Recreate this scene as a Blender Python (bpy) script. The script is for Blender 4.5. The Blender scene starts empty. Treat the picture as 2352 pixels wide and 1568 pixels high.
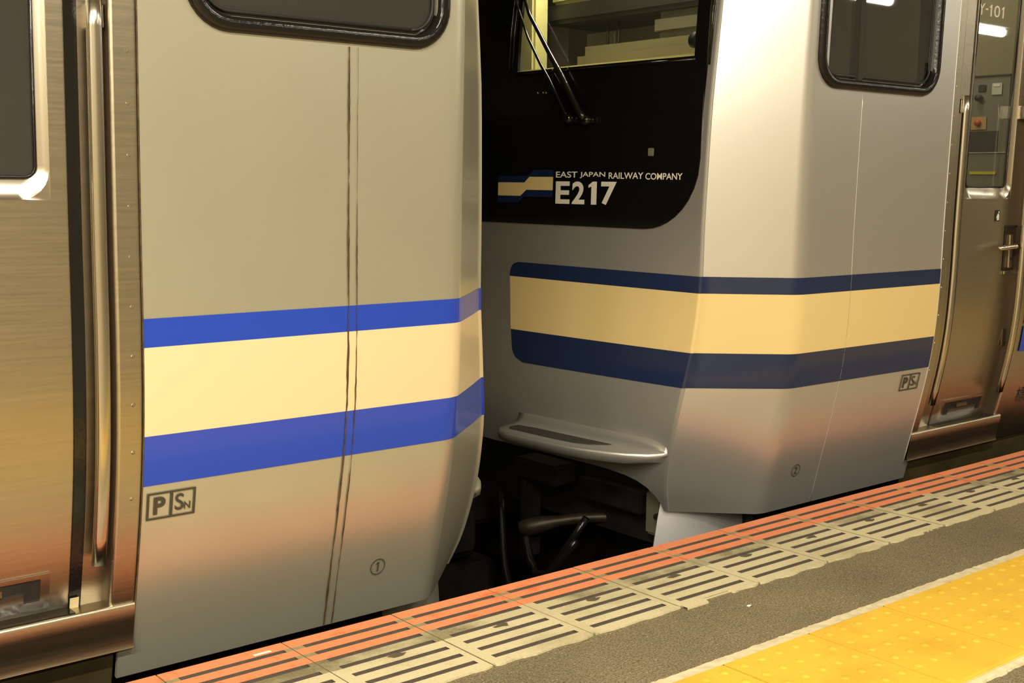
import bpy, bmesh, math, random
from mathutils import Vector, Matrix

sc = bpy.context.scene
COL = sc.collection
R = random.Random(7)

# ------------------------------------------------------------------ camera
F_PX, YAW, PITCH, ROLL, CY, CZ = 2803.68, 0.6910, 0.1293, 0.0099, -2.3711, 1.0364
def cam_axes():
    f = Vector((math.sin(YAW)*math.cos(PITCH), math.cos(YAW)*math.cos(PITCH), -math.sin(PITCH)))
    r = Vector((math.cos(YAW), -math.sin(YAW), 0)); u = r.cross(f)
    r2 = r*math.cos(ROLL)+u*math.sin(ROLL); u2 = u*math.cos(ROLL)-r*math.sin(ROLL)
    return r2, u2, f
cd = bpy.data.cameras.new('camera'); cam = bpy.data.objects.new('camera', cd); COL.objects.link(cam)
r_, u_, f_ = cam_axes()
cam.matrix_world = Matrix(((r_.x, u_.x, -f_.x, 0), (r_.y, u_.y, -f_.y, CY), (r_.z, u_.z, -f_.z, CZ), (0, 0, 0, 1)))
cd.sensor_width = 36.0; cd.sensor_fit = 'HORIZONTAL'; cd.lens = F_PX/2352*36.0
cd.clip_start = .05; cd.clip_end = 200
sc.camera = cam

# ------------------------------------------------------------------ world, lights, exposure
w = bpy.data.worlds.new('station_air'); sc.world = w; w.use_nodes = True
bg = w.node_tree.nodes['Background']; bg.inputs[0].default_value = (.9, .72, .45, 1); bg.inputs[1].default_value = .02
sc.view_settings.view_transform = 'Standard'; sc.view_settings.look = 'None'
sc.view_settings.gamma = 1; sc.view_settings.use_curve_mapping = False
sc.view_settings.exposure = 0.06
WARM = (1.0, .92, .755)
def area(name, loc, sx, sy, power, color=WARM, rot=(0, 0, 0)):
    l = bpy.data.lights.new(name, 'AREA'); l.shape = 'RECTANGLE'; l.size = sx; l.size_y = sy
    l.energy = power; l.color = color
    o = bpy.data.objects.new(name, l); o.location = loc; o.rotation_euler = rot; COL.objects.link(o); return o
for x, p in ((-5.2, 80), (-2.9, 105), (-.9, 112), (1.1, 80), (3.6, 30), (6.2, 26), (8.8, 26), (11.4, 26)):   # row over the platform
    area('fluorescent_light', (x, -2.3, 2.95), 1.2, .16, p)
for x, p in ((-5., 110), (-2.4, 130), (.2, 110), (4.6, 40), (8.5, 40)):      # second row, further from the edge
    area('fluorescent_light', (x, -5.0, 2.95), 1.2, .16, p)

# ------------------------------------------------------------------ materials
def srgb(r, g, b):
    f = lambda c: (c/255/12.92) if c/255 <= .04045 else ((c/255+.055)/1.055)**2.4
    return (f(r), f(g), f(b), 1)
def mat(name, col, rough=.5, metal=0., coat=0., spec=.5, emis=None, es=0., nscale=0, namp=.0, bump=0., bscale=200, stretch=(1, 1, 1), rvar=0.):
    m = bpy.data.materials.new(name); m.use_nodes = True
    nt = m.node_tree; b = nt.nodes['Principled BSDF']
    b.inputs['Base Color'].default_value = col; b.inputs['Roughness'].default_value = rough
    b.inputs['Metallic'].default_value = metal; b.inputs['Coat Weight'].default_value = coat
    b.inputs['Coat Roughness'].default_value = .12
    b.inputs['Specular IOR Level'].default_value = spec
    if emis: b.inputs['Emission Color'].default_value = emis; b.inputs['Emission Strength'].default_value = es
    if namp or bump or rvar:
        tc = nt.nodes.new('ShaderNodeTexCoord'); mp = nt.nodes.new('ShaderNodeMapping')
        mp.inputs['Scale'].default_value = stretch; nt.links.new(tc.outputs['Object'], mp.inputs['Vector'])
    if namp or rvar:
        n = nt.nodes.new('ShaderNodeTexNoise'); n.inputs['Scale'].default_value = nscale or 8; n.inputs['Detail'].default_value = 6
        nt.links.new(mp.outputs[0], n.inputs['Vector'])
    if namp:
        mr = nt.nodes.new('ShaderNodeMapRange'); mr.inputs[1].default_value = .3; mr.inputs[2].default_value = .7
        mr.inputs[3].default_value = 1-namp; mr.inputs[4].default_value = 1+namp*.6
        mx = nt.nodes.new('ShaderNodeVectorMath'); mx.operation = 'SCALE'; mx.inputs[0].default_value = col[:3]
        nt.links.new(n.outputs[0], mr.inputs[0]); nt.links.new(mr.outputs[0], mx.inputs['Scale'])
        nt.links.new(mx.outputs[0], b.inputs['Base Color'])
    if rvar:
        mr = nt.nodes.new('ShaderNodeMapRange'); mr.inputs[3].default_value = rough-rvar; mr.inputs[4].default_value = rough+rvar
        nt.links.new(n.outputs[0], mr.inputs[0]); nt.links.new(mr.outputs[0], b.inputs['Roughness'])
    if bump:
        n2 = nt.nodes.new('ShaderNodeTexNoise'); n2.inputs['Scale'].default_value = bscale; n2.inputs['Detail'].default_value = 3
        nt.links.new(mp.outputs[0], n2.inputs['Vector'])
        bp = nt.nodes.new('ShaderNodeBump'); bp.inputs['Strength'].default_value = bump; bp.inputs['Distance'].default_value = .002
        nt.links.new(n2.outputs[0], bp.inputs['Height']); nt.links.new(bp.outputs[0], b.inputs['Normal'])
    return m
def glass(name, tint, dirt=.05, fres=1.0, rough=0.02):
    m = bpy.data.materials.new(name); m.use_nodes = True; nt = m.node_tree
    nt.nodes.clear(); o = nt.nodes.new('ShaderNodeOutputMaterial'); t = nt.nodes.new('ShaderNodeBsdfTransparent'); g = nt.nodes.new('ShaderNodeBsdfGlossy')
    t.inputs[0].default_value = tint; g.inputs['Roughness'].default_value = rough; g.inputs[0].default_value = (fres, fres, fres, 1)
    fr = nt.nodes.new('ShaderNodeFresnel'); fr.inputs[0].default_value = 1.5
    mx = nt.nodes.new('ShaderNodeMixShader')
    df = nt.nodes.new('ShaderNodeBsdfDiffuse'); df.inputs[0].default_value = (.5, .48, .42, 1); m0 = nt.nodes.new('ShaderNodeMixShader'); m0.inputs[0].default_value = dirt
    nt.links.new(t.outputs[0], m0.inputs[1]); nt.links.new(df.outputs[0], m0.inputs[2])
    nt.links.new(fr.outputs[0], mx.inputs[0]); nt.links.new(m0.outputs[0], mx.inputs[1]); nt.links.new(g.outputs[0], mx.inputs[2]); nt.links.new(mx.outputs[0], o.inputs[0])
    return m
M = {
 'paintL': mat('aged_cream_silver_paint', (.66, .64, .50, 1), .33, .70, .25, nscale=3, namp=.03, bump=.05, bscale=350),
 'paintR': mat('silver_metallic_paint', (.70, .68, .63, 1), .33, .75, .25, nscale=3, namp=.02, bump=.04, bscale=400),
 'steel': mat('brushed_stainless', (.60, .54, .42, 1), .30, 1.0, 0, nscale=5, namp=.06, bump=.10, bscale=60, stretch=(1, 8, 30), rvar=.05),
 'steel_sm': mat('smooth_stainless', (.66, .62, .53, 1), .24, 1.0),
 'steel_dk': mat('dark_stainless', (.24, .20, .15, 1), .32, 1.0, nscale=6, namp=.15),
 'blueL': mat('bright_blue_film', srgb(36, 72, 190), .28, 0, .4),
 'blueR': mat('navy_film', srgb(26, 42, 78), .28, 0, .4),
 'cream': mat('cream_film', srgb(236, 214, 168), .30, 0, .35),
 'creamR': mat('cream_film_deep', srgb(238, 212, 146), .30, 0, .35),
 'black': mat('gloss_black', (.006, .0055, .005, 1), .12, 0, .6, bump=.0),
 'rubber': mat('black_rubber', (.010, .009, .008, 1), .17, 0, 0, bump=.35, bscale=70),
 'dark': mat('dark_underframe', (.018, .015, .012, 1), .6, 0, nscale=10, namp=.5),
 'iron': mat('coupler_iron', (.022, .018, .015, 1), .55, .3, nscale=14, namp=.5, bump=.5, bscale=60),
 'brass': mat('worn_pipe', (.07, .055, .035, 1), .45, .5, nscale=12, namp=.5),
 'ink': mat('dark_green_lettering', srgb(66, 64, 50), .5),
 'white': mat('white_lettering', srgb(238, 232, 215), .5),
 'seam': mat('dirty_sealant', srgb(86, 68, 38), .6, nscale=40, namp=.6),
 'sealant': mat('clear_sealant', srgb(206, 192, 150), .35),
 'tread': mat('tread_pad', (.035, .032, .024, 1), .85, bump=.8, bscale=300),
 'silver': mat('silver_plate', (.80, .79, .78, 1), .35, .6, .2),
 'intcream': mat('cab_cream', srgb(205, 200, 140), .5),
 'intolive': mat('cab_olive', srgb(132, 124, 92), .6),
 'intgrey': mat('cab_grey', srgb(120, 116, 98), .5),
 'intdark': mat('cab_dark', (.02, .02, .017, 1), .5),
 'paper': mat('paper', srgb(200, 200, 180), .7),
 'red': mat('red_indicator', (.5, .02, .01, 1), .5, emis=(1, .05, .02, 1), es=1.2),
 'redpaint': mat('red_button', (.6, .09, .05, 1), .5),
 'orangecard': mat('pale_orange_card', srgb(190, 150, 95), .7),
 'yel': mat('yellow_strip', srgb(214, 190, 40), .5),
 'glass_dk': glass('dark_cab_glass', (.12, .12, .11, 1), .09),
 'glass_ws': glass('windscreen_glass', (.66, .65, .58, 1), .04),
 'groove_dk': mat('joint_dirt', srgb(52, 40, 20), .9),
 'reveal': mat('shaded_recess_steel', (.12, .09, .06, 1), .5, .8),  # steel darkened to carry the shade inside the door recess
 'ufp': mat('grimy_underframe_paint', srgb(88, 76, 50), .45, .3, nscale=8, namp=.3),
 'wall': mat('station_wall', srgb(168, 154, 122), .8, nscale=3, namp=.2),
 'ceil': mat('station_ceiling', srgb(176, 166, 140), .8, nscale=2, namp=.1),
 'conc': mat('stained_concrete', (.05, .042, .032, 1), .85, nscale=6, namp=.4, bump=.4, bscale=60),
 'ballast': mat('ballast', (.035, .03, .024, 1), .9, nscale=30, namp=.6, bump=1., bscale=40),
 'rail': mat('rail_steel', (.18, .14, .1, 1), .4, .7),
 'yborder': mat('pale_grout', srgb(214, 200, 160), .85, nscale=40, namp=.18, bump=.6, bscale=150),
 'void': mat('bare_tile_patch', srgb(92, 78, 58), .8, nscale=60, namp=.2),
 'groove': mat('groove_grip', srgb(82, 72, 60), .75, nscale=80, namp=.15, bump=.4, bscale=300),
}
# asphalt ------------------------------------------------
def asphalt():
    m = mat('fine_asphalt', (.16, .13, .085, 1), .72, bump=.8, bscale=260); nt = m.node_tree; b = nt.nodes['Principled BSDF']
    tc = nt.nodes.new('ShaderNodeTexCoord')
    def noise(s, d=4):
        n = nt.nodes.new('ShaderNodeTexNoise'); n.inputs['Scale'].default_value = s; n.inputs['Detail'].default_value = d
        nt.links.new(tc.outputs['Object'], n.inputs['Vector']); return n
    def ramp(src, stops):
        r = nt.nodes.new('ShaderNodeValToRGB'); e = r.color_ramp.elements
        e[0].position, e[0].color = stops[0]; e[1].position, e[1].color = stops[-1]
        for p, c in stops[1:-1]:
            k = e.new(p); k.color = c
        nt.links.new(src, r.inputs[0]); return r
    a = ramp(noise(2.2).outputs[0], [(.3, srgb(108, 98, 72)), (.7, srgb(128, 114, 86))])
    f = ramp(noise(240, 2).outputs[0], [(.33, (.42, .40, .38, 1)), (.5, (1, 1, 1, 1)), (.72, (1.5, 1.5, 1.45, 1))])
    mx = nt.nodes.new('ShaderNodeMix'); mx.data_type = 'RGBA'; mx.blend_type = 'MULTIPLY'; mx.inputs[0].default_value = 1
    nt.links.new(a.outputs[0], mx.inputs['A']); nt.links.new(f.outputs[0], mx.inputs['B'])
    v = nt.nodes.new('ShaderNodeTexVoronoi'); v.inputs['Scale'].default_value = 95; nt.links.new(tc.outputs['Object'], v.inputs['Vector'])
    lt = nt.nodes.new('ShaderNodeMath'); lt.operation = 'LESS_THAN'; lt.inputs[1].default_value = .13
    nt.links.new(v.outputs['Distance'], lt.inputs[0])
    sepc = nt.nodes.new('ShaderNodeSeparateColor'); nt.links.new(v.outputs['Color'], sepc.inputs[0])
    gt = nt.nodes.new('ShaderNodeMath'); gt.operation = 'GREATER_THAN'; gt.inputs[1].default_value = .72; nt.links.new(sepc.outputs[0], gt.inputs[0])
    ml = nt.nodes.new('ShaderNodeMath'); ml.operation = 'MULTIPLY'; nt.links.new(lt.outputs[0], ml.inputs[0]); nt.links.new(gt.outputs[0], ml.inputs[1])
    m2 = nt.nodes.new('ShaderNodeMix'); m2.data_type = 'RGBA'; nt.links.new(ml.outputs[0], m2.inputs[0])
    nt.links.new(mx.outputs['Result'], m2.inputs['A']); m2.inputs['B'].default_value = srgb(196, 186, 158)
    nt.links.new(m2.outputs['Result'], b.inputs['Base Color'])
    return m
M['asphalt'] = asphalt()
# painted edge tile: worn paint, dirt in blotches ---------
def worn(name, base, dirt, lo, hi, scale=3.0):
    m = mat(name, base, .62, bump=.5, bscale=220); nt = m.node_tree; b = nt.nodes['Principled BSDF']
    g = nt.nodes.new('ShaderNodeNewGeometry')
    n = nt.nodes.new('ShaderNodeTexNoise'); n.inputs['Scale'].default_value = scale; n.inputs['Detail'].default_value = 8; n.inputs['Roughness'].default_value = .65
    nt.links.new(g.outputs['Position'], n.inputs['Vector'])
    r = nt.nodes.new('ShaderNodeMapRange'); r.inputs[1].default_value = lo; r.inputs[2].default_value = hi
    nt.links.new(n.outputs[0], r.inputs[0])
    n2 = nt.nodes.new('ShaderNodeTexNoise'); n2.inputs['Scale'].default_value = 130; nt.links.new(g.outputs['Position'], n2.inputs['Vector'])
    md = nt.nodes.new('ShaderNodeMath'); md.operation = 'MULTIPLY_ADD'; md.inputs[1].default_value = .5; md.inputs[2].default_value = -.22
    nt.links.new(n2.outputs[0], md.inputs[0])
    ad = nt.nodes.new('ShaderNodeMath'); ad.operation = 'ADD'; ad.use_clamp = True; nt.links.new(r.outputs[0], ad.inputs[0]); nt.links.new(md.outputs[0], ad.inputs[1])
    mx = nt.nodes.new('ShaderNodeMix'); mx.data_type = 'RGBA'; nt.links.new(ad.outputs[0], mx.inputs[0])
    mx.inputs['A'].default_value = base; mx.inputs['B'].default_value = dirt
    nt.links.new(mx.outputs['Result'], b.inputs['Base Color']); return m
M['tile_w'] = worn('worn_cream_paint', srgb(206, 194, 154), srgb(140, 128, 88), .50, .85)
M['tile_d'] = worn('scuffed_cream_paint', srgb(196, 184, 144), srgb(118, 108, 76), .44, .62, 2.6)
M['tile_o'] = worn('orange_paint', srgb(228, 138, 92), srgb(228, 110, 58), .56, .66, 11)
M['tile_g'] = mat('grey_tile_body', srgb(150, 138, 98), .7, nscale=60, namp=.2, bump=.4)
M['yellow'] = worn('yellow_tactile', srgb(226, 182, 54), srgb(204, 156, 38), .5, .8, 4)

# ------------------------------------------------------------------ mesh helpers
def link(name, me, m, parent=None, smooth=False):
    o = bpy.data.objects.new(name, me); COL.objects.link(o)
    if m is not None:
        for k in (m if isinstance(m, (list, tuple)) else [m]): me.materials.append(k)
    if parent is not None: o.parent = parent
    if smooth:
        for p in me.polygons: p.use_smooth = True
    return o
def pyd(name, vs, fs, m, parent=None, smooth=False, mi=None):
    me = bpy.data.meshes.new(name); me.from_pydata([tuple(v) for v in vs], [], fs); me.update()
    o = link(name, me, m, parent, smooth)
    if mi:
        for p, k in zip(me.polygons, mi): p.material_index = k
    return o
def boxes(name, lst, m, parent=None, bev=0.0):
    bm = bmesh.new()
    for (x0, x1, y0, y1, z0, z1) in lst:
        x0, x1 = min(x0, x1), max(x0, x1); y0, y1 = min(y0, y1), max(y0, y1)
        v = [bm.verts.new((x, y, z)) for x in (x0, x1) for y in (y0, y1) for z in (z0, z1)]
        for f in ((0, 1, 3, 2), (4, 6, 7, 5), (0, 4, 5, 1), (2, 3, 7, 6), (0, 2, 6, 4), (1, 5, 7, 3)):
            bm.faces.new([v[i] for i in f])
    if bev:
        bmesh.ops.bevel(bm, geom=list(bm.edges), offset=bev, segments=2, affect='EDGES')
    me = bpy.data.meshes.new(name); bm.to_mesh(me); bm.free()
    return link(name, me, m, parent)
def tube(name, pts, r, m, parent=None, n=10, flat=1.0):
    """swept round (or flattened) bar through pts, with capped ends"""
    vs, fs = [], []
    P_ = [Vector(p) for p in pts]
    rr = r if isinstance(r, (list, tuple)) else [r]*len(P_)
    for i, p in enumerate(P_):
        t = (P_[min(i+1, len(P_)-1)]-P_[max(i-1, 0)]).normalized()
        a = t.cross(Vector((0, 1, 0)) if abs(t.y) < .9 else Vector((1, 0, 0))).normalized(); b = t.cross(a)
        for k in range(n):
            an = 2*math.pi*k/n; vs.append(p+a*math.cos(an)*rr[i]+b*math.sin(an)*rr[i]*flat)
    for i in range(len(P_)-1):
        for k in range(n):
            k2 = (k+1) % n; fs.append((i*n+k, i*n+k2, (i+1)*n+k2, (i+1)*n+k))
    fs.append(tuple(range(n-1, -1, -1))); fs.append(tuple(range((len(P_)-1)*n, len(P_)*n)))
    return pyd(name, vs, fs, m, parent, True)
def solid(o, t, off=-1):
    md = o.modifiers.new('thickness', 'SOLIDIFY'); md.thickness = t; md.offset = off
    es = o.modifiers.new('crisp_rim', 'EDGE_SPLIT'); es.split_angle = math.radians(40); return o
def empty(name, loc, label=None, cat=None, group=None):
    o = bpy.data.objects.new(name, None); o.empty_display_size = .1; COL.objects.link(o); o.location = loc
    if label: o['label'] = label; o['category'] = cat
    if group: o['group'] = group
    return o
def lerp_tab(tab, x):
    if x <= tab[0][0]: return tab[0][1]
    for (a, va), (b, vb) in zip(tab, tab[1:]):
        if x <= b: return va+(vb-va)*(x-a)/(b-a)
    return tab[-1][1]
def catmull_tab(tab, x):
    """smooth interpolation so the body has no facets"""
    if x <= tab[0][0] or x >= tab[-1][0]: return lerp_tab(tab, x)
    for i in range(len(tab)-1):
        if x <= tab[i+1][0]: break
    x0, y0 = tab[i]; x1, y1 = tab[i+1]
    xm, ym = tab[i-1] if i else (x0-(x1-x0), y0-(y1-y0))
    xp, yp = tab[i+2] if i+2 < len(tab) else (x1+(x1-x0), y1+(y1-y0))
    m0 = (y1-ym)/(x1-xm)*(x1-x0); m1 = (yp-y0)/(xp-x0)*(x1-x0); t = (x-x0)/(x1-x0)
    return (2*t**3-3*t*t+1)*y0+(t**3-2*t*t+t)*m0+(-2*t**3+3*t*t)*y1+(t**3-t*t)*m1
_font_cache = {}
def text_mesh(s, bold=0.0):
    cu = bpy.data.curves.new('t', 'FONT'); cu.body = s; cu.size = 1; cu.offset = bold; cu.resolution_u = 6
    o = bpy.data.objects.new('t', cu); COL.objects.link(o)
    dg = bpy.context.evaluated_depsgraph_get(); me = bpy.data.meshes.new_from_object(o.evaluated_get(dg))
    bpy.data.objects.remove(o); bpy.data.curves.remove(cu)
    vs = [tuple(v.co) for v in me.vertices]; fs = [tuple(p.vertices) for p in me.polygons]
    bpy.data.meshes.remove(me)
    x0 = min(v[0] for v in vs); x1 = max(v[0] for v in vs); y0 = min(v[1] for v in vs); y1 = max(v[1] for v in vs)
    return [((v[0]-x0)/(x1-x0), (v[1]-y0)/(y1-y0)) for v in vs], fs

# ------------------------------------------------------------------ PLATFORM (the setting)
TP, TX0 = .2969, 1.2924
floor = boxes('floor', [(-6, 14, -7, -.40, -.25, -.0035)], M['asphalt']); floor['kind'] = 'structure'
fascia = boxes('wall_platform_side', [(-6, 14, -.40, -.004, -1.2, -.035)], M['conc']); fascia['kind'] = 'structure'
def edge_tile_mesh(var):
    """one tile: orange lip with two grooves, one groove on the colour change, four in the cream field"""
    rr = random.Random(var)
    me = bpy.data.meshes.new('edge_tile'); vs, fs, mi = [], [], []
    g = .0016; X0, X1 = g, TP-g; gx0, gx1 = .030, .279; hw = .0085; dep = -.004
    ys = [0.0]; kinds = []
    for k in range(7):
        c = -.050-.0515*k
        ys += [c+hw, c-hw]; kinds += ['f', 'g']
    ys.append(-.400); kinds.append('f')
    def quad(x0, x1, y0, y1, z, m, z2=None):
        b = len(vs); z2 = z if z2 is None else z2
        vs.extend([(x0, y0, z), (x0, y1, z2), (x1, y1, z2), (x1, y0, z)]); fs.append((b, b+1, b+2, b+3)); mi.append(m)
    def colr(y): return 1 if y > -.145 else (2 if y > -.215 else 0)
    for k, kd in enumerate(kinds):
        a, b = ys[k], ys[k+1]; c = colr((a+b)/2)
        if kd == 'f': quad(X0, X1, a, b, 0, c)
        else:
            cc = 3 if k in (1, 3) else c
            quad(X0, gx0, a, b, 0, cc); quad(gx1, X1, a, b, 0, cc)
            quad(gx0, gx1, a-.001, b+.001, dep, 4)
            quad(gx0, gx1, a, a-.001, 0, 4, dep); quad(gx0, gx1, b+.001, b, dep, 4, 0)
            for xx, s in ((gx0, 1), (gx1, -1)):
                q = len(vs); vs.extend([(xx, a, 0), (xx, b, 0), (xx, b, dep), (xx, a, dep)]); fs.append((q, q+1, q+2, q+3) if s < 0 else (q+3, q+2, q+1, q)); mi.append(4)
    q = len(vs); t = -.034
    vs.extend([(X0, 0, 0), (X1, 0, 0), (X1, -.4, 0), (X0, -.4, 0), (X0, 0, t), (X1, 0, t), (X1, -.4, t), (X0, -.4, t)])
    for f, m in (((0, 1, 5, 4), 1), ((1, 2, 6, 5), 3), ((2, 3, 7, 6), 3), ((3, 0, 4, 7), 3), ((4, 5, 6, 7), 3)):
        fs.append(tuple(q+i for i in f)); mi.append(m)
    # moulded bare patch between the fourth and fifth grooves
    q = len(vs); n = 11
    for i in range(n):
        a = 2*math.pi*i/n; rad = (.013+rr.random()*.008)
        vs.append((.165+math.cos(a)*rad*1.3, -.222+math.sin(a)*rad*.62+rr.uniform(-.002, .002), .0006))
    fs.append(tuple(range(q, q+n))); mi.append(5)
    me.from_pydata(vs, [], fs); me.update()
    for m in (M['tile_w'], M['tile_o'], M['tile_d'], M['tile_g'], M['groove'], M['void']): me.materials.append(m)
    for p, k in zip(me.polygons, mi): p.material_index = k
    return me
tm = [edge_tile_mesh(i) for i in range(4)]
for i in range(-6, 26):
    o = bpy.data.objects.new('edge_tile', tm[i % 4]); COL.objects.link(o); o.parent = floor
    o.location = (TX0+i*TP, 0, R.uniform(-.0008, .0004))
# ragged overspill of cream paint onto the asphalt, one patch per tile
for i in range(-2, 20):
    rr = random.Random(100+i); x0 = TX0+i*TP+.004; n = 26; wd = rr.uniform(.003, .009)
    top, bot = [], []
    for k in range(n+1):
        x = x0+(TP-.008)*k/n
        e = wd*(math.sin(min(1, k/3)*math.pi/2)*math.sin(min(1, (n-k)/3)*math.pi/2))*(.6+.5*math.sin(k*.55+i*2))+rr.uniform(-.0012, .0012)
        if i == 3 and .28 < k/n < .62: e = -.012
        if i == 3 and k/n <= .28: e = .016
        if i == 6 and k/n > .6: e = rr.uniform(-.006, .004)
        top.append((x, -.392, .0012)); bot.append((x, -.400-max(-.012, e), .0012 if e > 0 else .001))
    vs = top+bot+[(v[0], v[1]-.0006, -.004) for v in bot]
    fs = [(k, n+1+k, n+2+k, k+1) for k in range(n)]+[(n+1+k, 2*(n+1)+k, 2*(n+1)+k+1, n+2+k) for k in range(n)]
    pyd('paint_edge', vs, fs, M['tile_w'], floor)
# yellow tactile tiles
def tactile_mesh():
    bm = bmesh.new(); g = .0030; T = .30
    def bx(x0, x1, y0, y1, z0, z1, taper=0):
        v = [bm.verts.new(p) for p in ((x0, y0, z0), (x1, y0, z0), (x1, y1, z0), (x0, y1, z0), (x0+taper, y0+taper, z1), (x1-taper, y0+taper, z1), (x1-taper, y1-taper, z1), (x0+taper, y1-taper, z1))]
        for f in ((0, 3, 2, 1), (4, 5, 6, 7), (0, 1, 5, 4), (1, 2, 6, 5), (2, 3, 7, 6), (3, 0, 4, 7)): bm.faces.new([v[i] for i in f])
    bx(g, T-g, -.383, 0, -.002, .0, .0008); bx(g, T-g, -.383, 0, -.02, -.002, 0)
    bx(g+.006, T-g-.006, -.376, -.346, -.001, .005, .004)
    for a in range(5):
        for b in range(5):
            cx, cy = .15+(a-2)*.0586, -.15+(b-2)*.0586; rings = [(.0105, 0), (.0075, .0022), (.004, .0032)]; prev = None
            for rad, z in rings:
                cur = [bm.verts.new((cx+rad*math.cos(k*math.pi/6), cy+rad*math.sin(k*math.pi/6), z)) for k in range(12)]
                if prev:
                    for k in range(12): f = bm.faces.new((prev[k], prev[(k+1) % 12], cur[(k+1) % 12], cur[k])); f.smooth = True
                prev = cur
            f = bm.faces.new(prev); f.smooth = True
    me = bpy.data.meshes.new('tactile_tile'); bm.to_mesh(me); bm.free(); me.materials.append(M['yellow']); return me
ym = tactile_mesh()
for k in range(-12, 20):
    o = bpy.data.objects.new('tactile_tile', ym); COL.objects.link(o); o.parent = floor
    o.location = (2.2732+.3*k, -.713, .0055+R.uniform(-.0005, .0005))
def border(y0, y1, jag, name):
    rr = random.Random(5); n = 900; vs = []; fs = []
    for i in range(n+1):
        x = -1.5+10*i/n; j = rr.uniform(0, jag) if rr.random() < .8 else jag*1.6
        s = 1 if y0 > y1 else -1
        vs += [(x, y0+s*j, -.003), (x, y0+s*j*.8-s*.002, .0025), (x, y1, .0055)]
        if i:
            b = (i-1)*3
            q = [(b, b+1, b+4, b+3), (b+1, b+2, b+5, b+4)]
            fs += q if s > 0 else [tuple(reversed(f)) for f in q]
    o = pyd(name, vs, fs, M['yborder'], floor); o['kind'] = 'stuff'
border(-.680, -.7145, .003, 'tactile_grout_border'); border(-1.110, -1.092, .003, 'tactile_grout_border')
bd = boxes('tile_bedding', [(-1.5, 8.4, -1.094, -.7145, -.0034, .0012)], M['groove_dk'], floor)
# small litter seen on the asphalt / the lip
lt = bpy.data.objects
chip = boxes('paper_label', [(0, .042, -.009, 0, 0, .0012)], M['white']); chip.location = (1.205, -.030, .0009); chip.rotation_euler = (0, 0, .02)
chip['label'] = 'small white paper sticker lying on the orange platform lip'; chip['category'] = 'sticker'
def pebble(loc, s, label):
    bm = bmesh.new(); bmesh.ops.create_icosphere(bm, subdivisions=2, radius=s)
    rr = random.Random(int(loc[0]*1000))
    for v in bm.verts: v.co = Vector((v.co.x*1.5, v.co.y*.9, v.co.z*.5))*(1+rr.uniform(-.2, .2))
    me = bpy.data.meshes.new('chip'); bm.to_mesh(me); bm.free()
    o = link('stone_chip', me, M['white'], smooth=False); o.location = loc; o['label'] = label; o['category'] = 'stone chip'
pebble((2.325, -.4945, -.001), .0048, 'pale stone chip lying on the asphalt in front of the worn tile gap')

# two bare tubes of the station, seen only as reflections in the glass
M['tube'] = mat('lit_tube', (1, 1, 1, 1), .5, emis=(1, .95, .82, 1), es=30)
for x0, x1, y, lb in ((12.1, 12.74, -4.48, 'lit fluorescent tube reflected as a white bar in the far crew door window'), (9.25, 9.85, -4.1, 'lit fluorescent tube reflected at the top of the cab side window')):
    t = empty('fluorescent_lamp', ((x0+x1)/2, y, 2.45), lb, 'lamp')
    hx = (x1-x0)/2
    tube('lamp_tube', [(-hx, 0, 0), (hx, 0, 0)], .045, M['tube'], t, 12)
    boxes('lamp_housing', [(-hx-.05, hx+.05, -.06, .06, .05, .10)], M['white'], t, .005)
    for q in (-hx+.05, hx-.05): tube('hanger', [(q, 0, .10), (q, 0, .80)], .006, M['rail'], t, 6)
# track bed, far wall, ceiling
tb = boxes('floor_trackbed', [(-6, 14, -.004, 6.5, -1.3, -1.15)], M['ballast']); tb['kind'] = 'structure'
for y in (1.04, 2.11):
    rl = boxes('rail', [(-6, 14, y-.033, y+.033, -1.0, -.97), (-6, 14, y-.009, y+.009, -1.13, -1.0), (-6, 14, y-.065, y+.065, -1.15, -1.13)], M['rail'])
    rl['label'] = 'steel running rail under the trains, %s' % ('nearer the platform' if y < 1.5 else 'farther from the platform'); rl['category'] = 'rail'
wl = boxes('wall_far', [(-6, 14, 6.5, 6.7, -1.3, 3.4)], M['wall']); wl['kind'] = 'structure'
ce = boxes('ceiling', [(-6, 14, -7, 6.6, 3.25, 3.4)], M['ceil']); ce['kind'] = 'structure'
wb = boxes('wall_back', [(-6, 14, -7.2, -7, -.1, 3.4)], M['wall']); wb['kind'] = 'structure'
for nm, x in (('wall_left', -6.2), ('wall_right', 14)):
    e = boxes(nm, [(x, x+.2, -7, 6.6, -1.3, 3.4)], M['wall']); e['kind'] = 'structure'

# ------------------------------------------------------------------ TRAIN CARS
PZ = [(-.30, .292), (-.2, .263), (-.1, .235), (.03, .205), (.13, .181), (.24, .155), (.365, .130), (.485, .1135), (.6, .105), (.74, .100), (.85, .099), (1., .096), (1.4, .086), (2.0, .070), (2.25, .075), (2.4, .16), (2.5, .40), (2.56, .80), (2.6, 1.55)]
UC = [(-.085, 1.066), (0, 1.10), (.1, 1.118), (.2, 1.124), (.37, 1.115), (.485, 1.098), (.6, 1.086), (.68, 1.079), (.75, 1.077), (.9, 1.077), (1.1, 1.073), (1.3, 1.066), (1.5, 1.050), (1.62, 1.042), (2.2, .95), (2.6, .80)]
CEN = 1.575
def P(z): return catmull_tab(PZ, z)
def UCf(z): return catmull_tab(UC, z)
def YC(z): return min(P(z)+.225, CEN-.02)
def BUL(z): return lerp_tab([(0, .06), (.5, .06), (.75, .03), (1.2, .03), (2.6, .03)], z)
def FU(z, y):
    """face position (distance ahead of the cladding edge) at height z and track-distance y, symmetric about the car centre"""
    if y > CEN: y = 2*CEN-y
    t = max(0, min(1, (y-YC(z))/(CEN-YC(z)))); return UCf(z)+BUL(z)*(1-(1-t)**2)
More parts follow.
